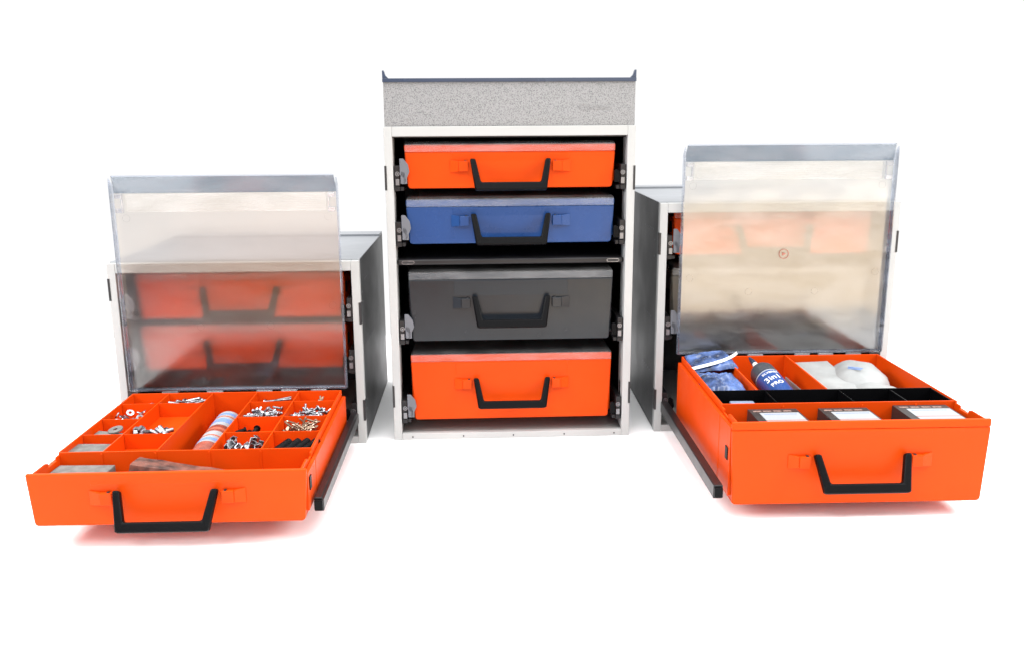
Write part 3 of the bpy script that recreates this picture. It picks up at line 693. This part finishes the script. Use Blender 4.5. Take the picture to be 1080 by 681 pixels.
b = MB(); 
for k in range(14):
    t0, t1 = k/14, (k+1)/14
    def pe(t): return (-0.048+0.105*t, -0.100+0.050*t**3, 0.004*math.sin(3*t)+0.006*t)
    a0, a1 = pe(t0), pe(t1)
    b.hexa([(a0[0],a0[1]-.005,a0[2]),(a1[0],a1[1]-.005,a1[2]),(a1[0],a1[1]+.003,a1[2]),(a0[0],a0[1]+.003,a0[2]),(a0[0],a0[1]-.005,a0[2]+.0008),(a1[0],a1[1]-.005,a1[2]+.0008),(a1[0],a1[1]+.003,a1[2]+.0030),(a0[0],a0[1]+.003,a0[2]+.0030)])
s_ = b.build('bag_seal','whitepl',o); s_.location = (0, 0.060, 0.004)
o = pillow('padding_bag','darkgrey',0.040,0.095,0.030,0.004,3.0,9); put(o, FR, (-0.160,-0.145,0.100)); tag(o,'dark bag filling the bottom of the left rear compartment under the blue bags','bag')

# bottle, leaning back in the middle rear compartment
bot = empty('squeeze_bottle', FR, (-0.035, -0.250, 0.125), 'grey capped bottle with a navy label and white lettering, lying beside the blue bags', 'bottle')
A = Vector((0, 0, 0)); Bv = Vector((-0.030, 0.200, 0.052))   # base to tip
ln = Bv.length
def bp_(t): return A + Bv*(t/ln)
Rb = 0.0255
b = MB(); b.lathe(bp_(0), bp_(0.118), [(0,Rb*0.9),(0.03,Rb),(0.97,Rb),(1,Rb*0.97)], 36); b.build('bottle_body','navy',bot)
b = MB(); b.lathe(bp_(0.1182), bp_(0.158), [(0,Rb*1.01),(0.6,Rb*0.98),(0.85,Rb*0.80),(1,Rb*0.45)], 36)
b.build('cap','darkgrey',bot)
b = MB(); b.lathe(bp_(0.1582), bp_(0.180), [(0,0.0075),(0.7,0.006),(1,0.005)], 18); b.build('nozzle','whitepl',bot)
b = MB(); b.lathe(bp_(0.1802), bp_(0.206), [(0,0.0062),(0.5,0.005),(1,0.0025)], 16); b.build('nozzle_tip','navyrim',bot)
b = MB(); b.lathe(bp_(0.113), bp_(0.1160), [(0,Rb*1.012),(1,Rb*1.012)], 36); b.build('white_ring','labelwhite',bot)
b = MB(); b.lathe(bp_(0.018), bp_(0.034), [(0,Rb*1.012),(1,Rb*1.012)], 36); b.build('white_ring','labelwhite',bot)
axn = Bv.normalized(); up_ = (Vector((0.10,-0.25,1)) - axn*Vector((0.10,-0.25,1)).dot(axn)).normalized(); rt_ = axn.cross(up_)
def wrap_text(txt, size, t_c, ang=0.0, rot=0.0, mname='whitepl', nm='lettering'):
    me = text_mesh(txt, size, depth=0.0003); me.materials.clear(); me.materials.append(M[mname])
    for v in me.vertices:
        x, y, z = v.co
        x, y = x*math.cos(rot)-y*math.sin(rot), x*math.sin(rot)+y*math.cos(rot)
        th = x/Rb + ang; r = Rb*1.006 + z + 0.0003
        v.co = bp_(t_c + y) + (up_*math.cos(th) + rt_*math.sin(th))*r
    o = bpy.data.objects.new(nm, me); COL.objects.link(o); o.parent = bot
wrap_text('SILVEREX', 0.0080, 0.1045, ang=-0.30)
wrap_text('3in1', 0.0205, 0.086, ang=-0.38, rot=0.12)
wrap_text('PRO', 0.0135, 0.066, ang=-0.35, rot=0.12)
# white things in the right rear compartment
b = MB(); b.box(-0.040,0.040,-0.100,0.100,0,0.002); o = b.build('white_sheet','whitepad',bevel=0.0005); put(o, FR, (0.062,-0.145,0.157),(R(3),R(-2),0)); tag(o,'flat white sheet lying left of the white rounded mask in the right case','sheet')
def dome(name, rx, ry_, rz, m='whitepad'):
    b = MB(); bmesh.ops.create_uvsphere(b.bm, u_segments=36, v_segments=20, radius=1)
    for v in b.bm.verts:
        z = v.co.z; v.co = Vector((v.co.x*rx*(1-0.15*max(z,0)), v.co.y*ry_, (z if z > 0 else z*0.3)*rz)); v.co += v.co.normalized()*(0.0045*noise.noise(v.co*28+Vector((rx*90,0,0))) - 0.004*abs(noise.noise(v.co*22+Vector((3,ry_*70,0)))))
    return b.build(name, m)
mk = dome('dust_mask', 0.060, 0.092, 0.037); put(mk, FR, (0.138,-0.120,0.1435),(0,0,R(-14))); tag(mk,'larger rounded white mask with small blue print at the back of the right case','mask')
b = MB(); b.box(-0.016,0.016,-0.0012,0.0012,0,0.0006); b.box(-0.013,0.015,-0.0062,-0.0038,0,0.0006); pr = b.build('blue_print','labelblue',mk); pr.location = (-0.012,-0.030,0.0352); pr.rotation_euler = (R(20),R(-6),R(-38))
mk2 = dome('dust_mask', 0.066, 0.055, 0.028); put(mk2, FR, (0.135,-0.212,0.1360),(0,0,R(8))); tag(mk2,'nearer rounded white mask, against the black inner tray','mask')
b = MB(); b.box(-0.09,0.09,-0.105,0.105,0,0.100); o = b.build('white_carton','whitepad',bevel=0.002); put(o, FR, (0.106,-0.147,0.0325)); tag(o,'white box at the bottom of the right rear compartment, under the masks','box')
